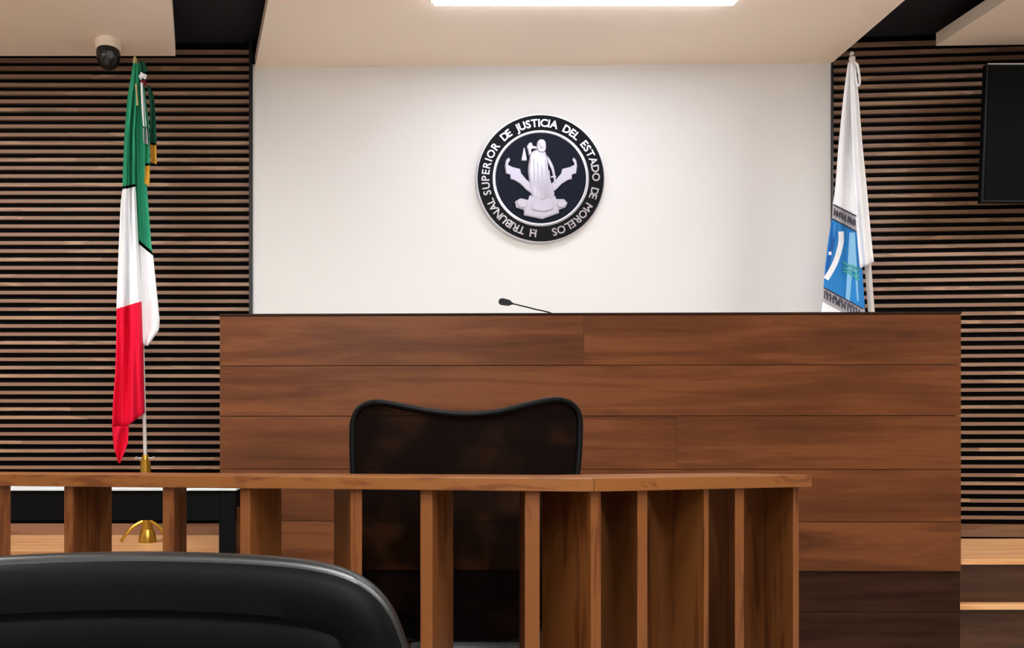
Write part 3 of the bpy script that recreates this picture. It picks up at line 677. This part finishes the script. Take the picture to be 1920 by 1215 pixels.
# ------------------------------------------------------------------ padded chair in the foreground
YP = .74; pcx = 255
pc = thing('padded_office_chair', ((pcx - VX) / F * YP, YP - .2, 0), 'black padded office chair with rounded back in the left foreground', 'office chair')
half = [(0, 1038), (150, 1040), (250, 1043), (320, 1048), (375, 1057), (420, 1073), (455, 1098), (480, 1132), (496, 1170), (508, 1215), (518, 1300), (520, 1420), (512, 1560), (495, 1700), (460, 1790), (380, 1840), (200, 1855), (0, 1858)]
full = half + [(-x, y) for x, y in half[-2:0:-1]]
O = smooth_closed([((pcx + x - VX) / F * YP, 0, E - (y - HY) / F * YP) for x, y in full], 3)
N_ = len(O); nr = []
for i in range(N_):
    d = O[(i + 1) % N_] - O[i - 1]; nr.append(Vector((-d.z, 0, d.x)).normalized())
cen = sum(O, Vector()) / N_
if (O[0] - cen).dot(nr[0]) < 0: nr = [-v for v in nr]
def shell(prof, name, m, parent, label=None):
    b = MB(); vs = []; k = len(prof)
    for ins, yy in prof:
        for i in range(N_):
            p = O[i] - nr[i] * ins; curve = .05 * ((p.x - cen.x) / .27) ** 2 + .10 * max(0, (cen.z + .05 - p.z)) ** 2 / .16
            vs.append(Vector((p.x, YP + yy - curve * 1.0, p.z)))
    fs = [[j * N_ + i, j * N_ + (i + 1) % N_, (j + 1) * N_ + (i + 1) % N_, (j + 1) * N_ + i] for j in range(k - 1) for i in range(N_)]
    # close both faces with shrinking rings so that they follow the curve
    for base in (0, k - 1):
        prev = base
        for t in (.9, .75, .6, .45, .3, .15, .02):
            yy = prof[base][1]; idx = len(vs) // N_
            for i in range(N_):
                p = O[i] - nr[i] * prof[base][0]; p = cen + (p - cen) * t
                curve = .05 * ((p.x - cen.x) / .27) ** 2 + .10 * max(0, (cen.z + .05 - p.z)) ** 2 / .16
                vs.append(Vector((p.x, YP + yy - curve, p.z)))
            fs += [[prev * N_ + i, prev * N_ + (i + 1) % N_, idx * N_ + (i + 1) % N_, idx * N_ + i] for i in range(N_)]
            prev = idx
        fs.append([prev * N_ + i for i in range(N_)])
    b.add(vs, fs, 0, True); o = b.build(name, m, parent)
    if label: o['label'] = label
# shell facing the railing's far side, cushion towards the camera
M['shell'] = mat('satin_black_shell', (16, 17, 17), .34, spec=.6)
shell([(.075, .040), (.02, .038), (.006, .030), (0, .018), (0, .004), (.003, -.003), (.008, -.006), (.03, -.006)], 'back_shell', M['shell'], pc, 'shiny black shell rim')
shell([(.03, -.0062), (.0065, -.0065), (.009, -.014), (.016, -.022), (.027, -.027), (.050, -.030), (.0545, -.027), (.058, -.0265), (.064, -.031), (.085, -.034)], 'backrest', M['chairblk'], pc)
px_ = (pcx - VX) / F * YP
b = MB(); b.box((px_ - .26, YP - .52, .42), (px_ + .26, YP - .06, .51), bev=.035); b.build('seat', M['chairblk'], pc)
for s_ in (-1, 1):
    b = MB(); x = px_ + s_ * .315
    b.tube(smooth_open([(px_ + s_ * .22, YP - .3, .415), (x, YP - .3, .43), (x, YP - .3, .58), (x, YP - .3, .63)], 5), .014, 10)
    b.box((x - .032, YP - .42, .63), (x + .032, YP - .16, .655), bev=.008); b.build('armrest', M['plastic'], pc)
b = MB(); b.tube(smooth_open([(px_, YP - .25, .41), (px_, YP + .0, .39), (px_, YP + .03, .45), (px_, YP + .01, .60)], 5), .022, 10); b.build('back_bracket', M['plastic'], pc)
swivel_base(pc, px_, YP - .28)

# ------------------------------------------------------------------ pieces that belong to a part hang under that part
def nest(root, part, *names):
    p = next(o for o in root.children if o.name.split('.')[0] == part)
    for o in list(root.children):
        if o.name.split('.')[0] in names: o.parent = p
nest(fl, 'pole_socket', 'clamp_screw'); nest(fl, 'flag_stand', 'stand_foot'); nest(fl, 'flag_pole', 'pole_tip')
nest(fr, 'flag_pole', 'pole_tip')
nest(fr, 'flag_cloth', 'emblem_arch', 'emblem_deep_blue', 'emblem_painted_sheen', 'emblem_star', 'emblem_wave', 'band_outline', 'printed_lettering')
nest(seal, 'outer_disc', 'seal_lettering')
nest(tv, 'screen_housing', 'screen_glass', 'lit_edge_strip')
nest(sec, 'camera_dome', 'camera_lens')
nest(ch, 'star_base', 'caster'); nest(pc, 'star_base', 'caster')
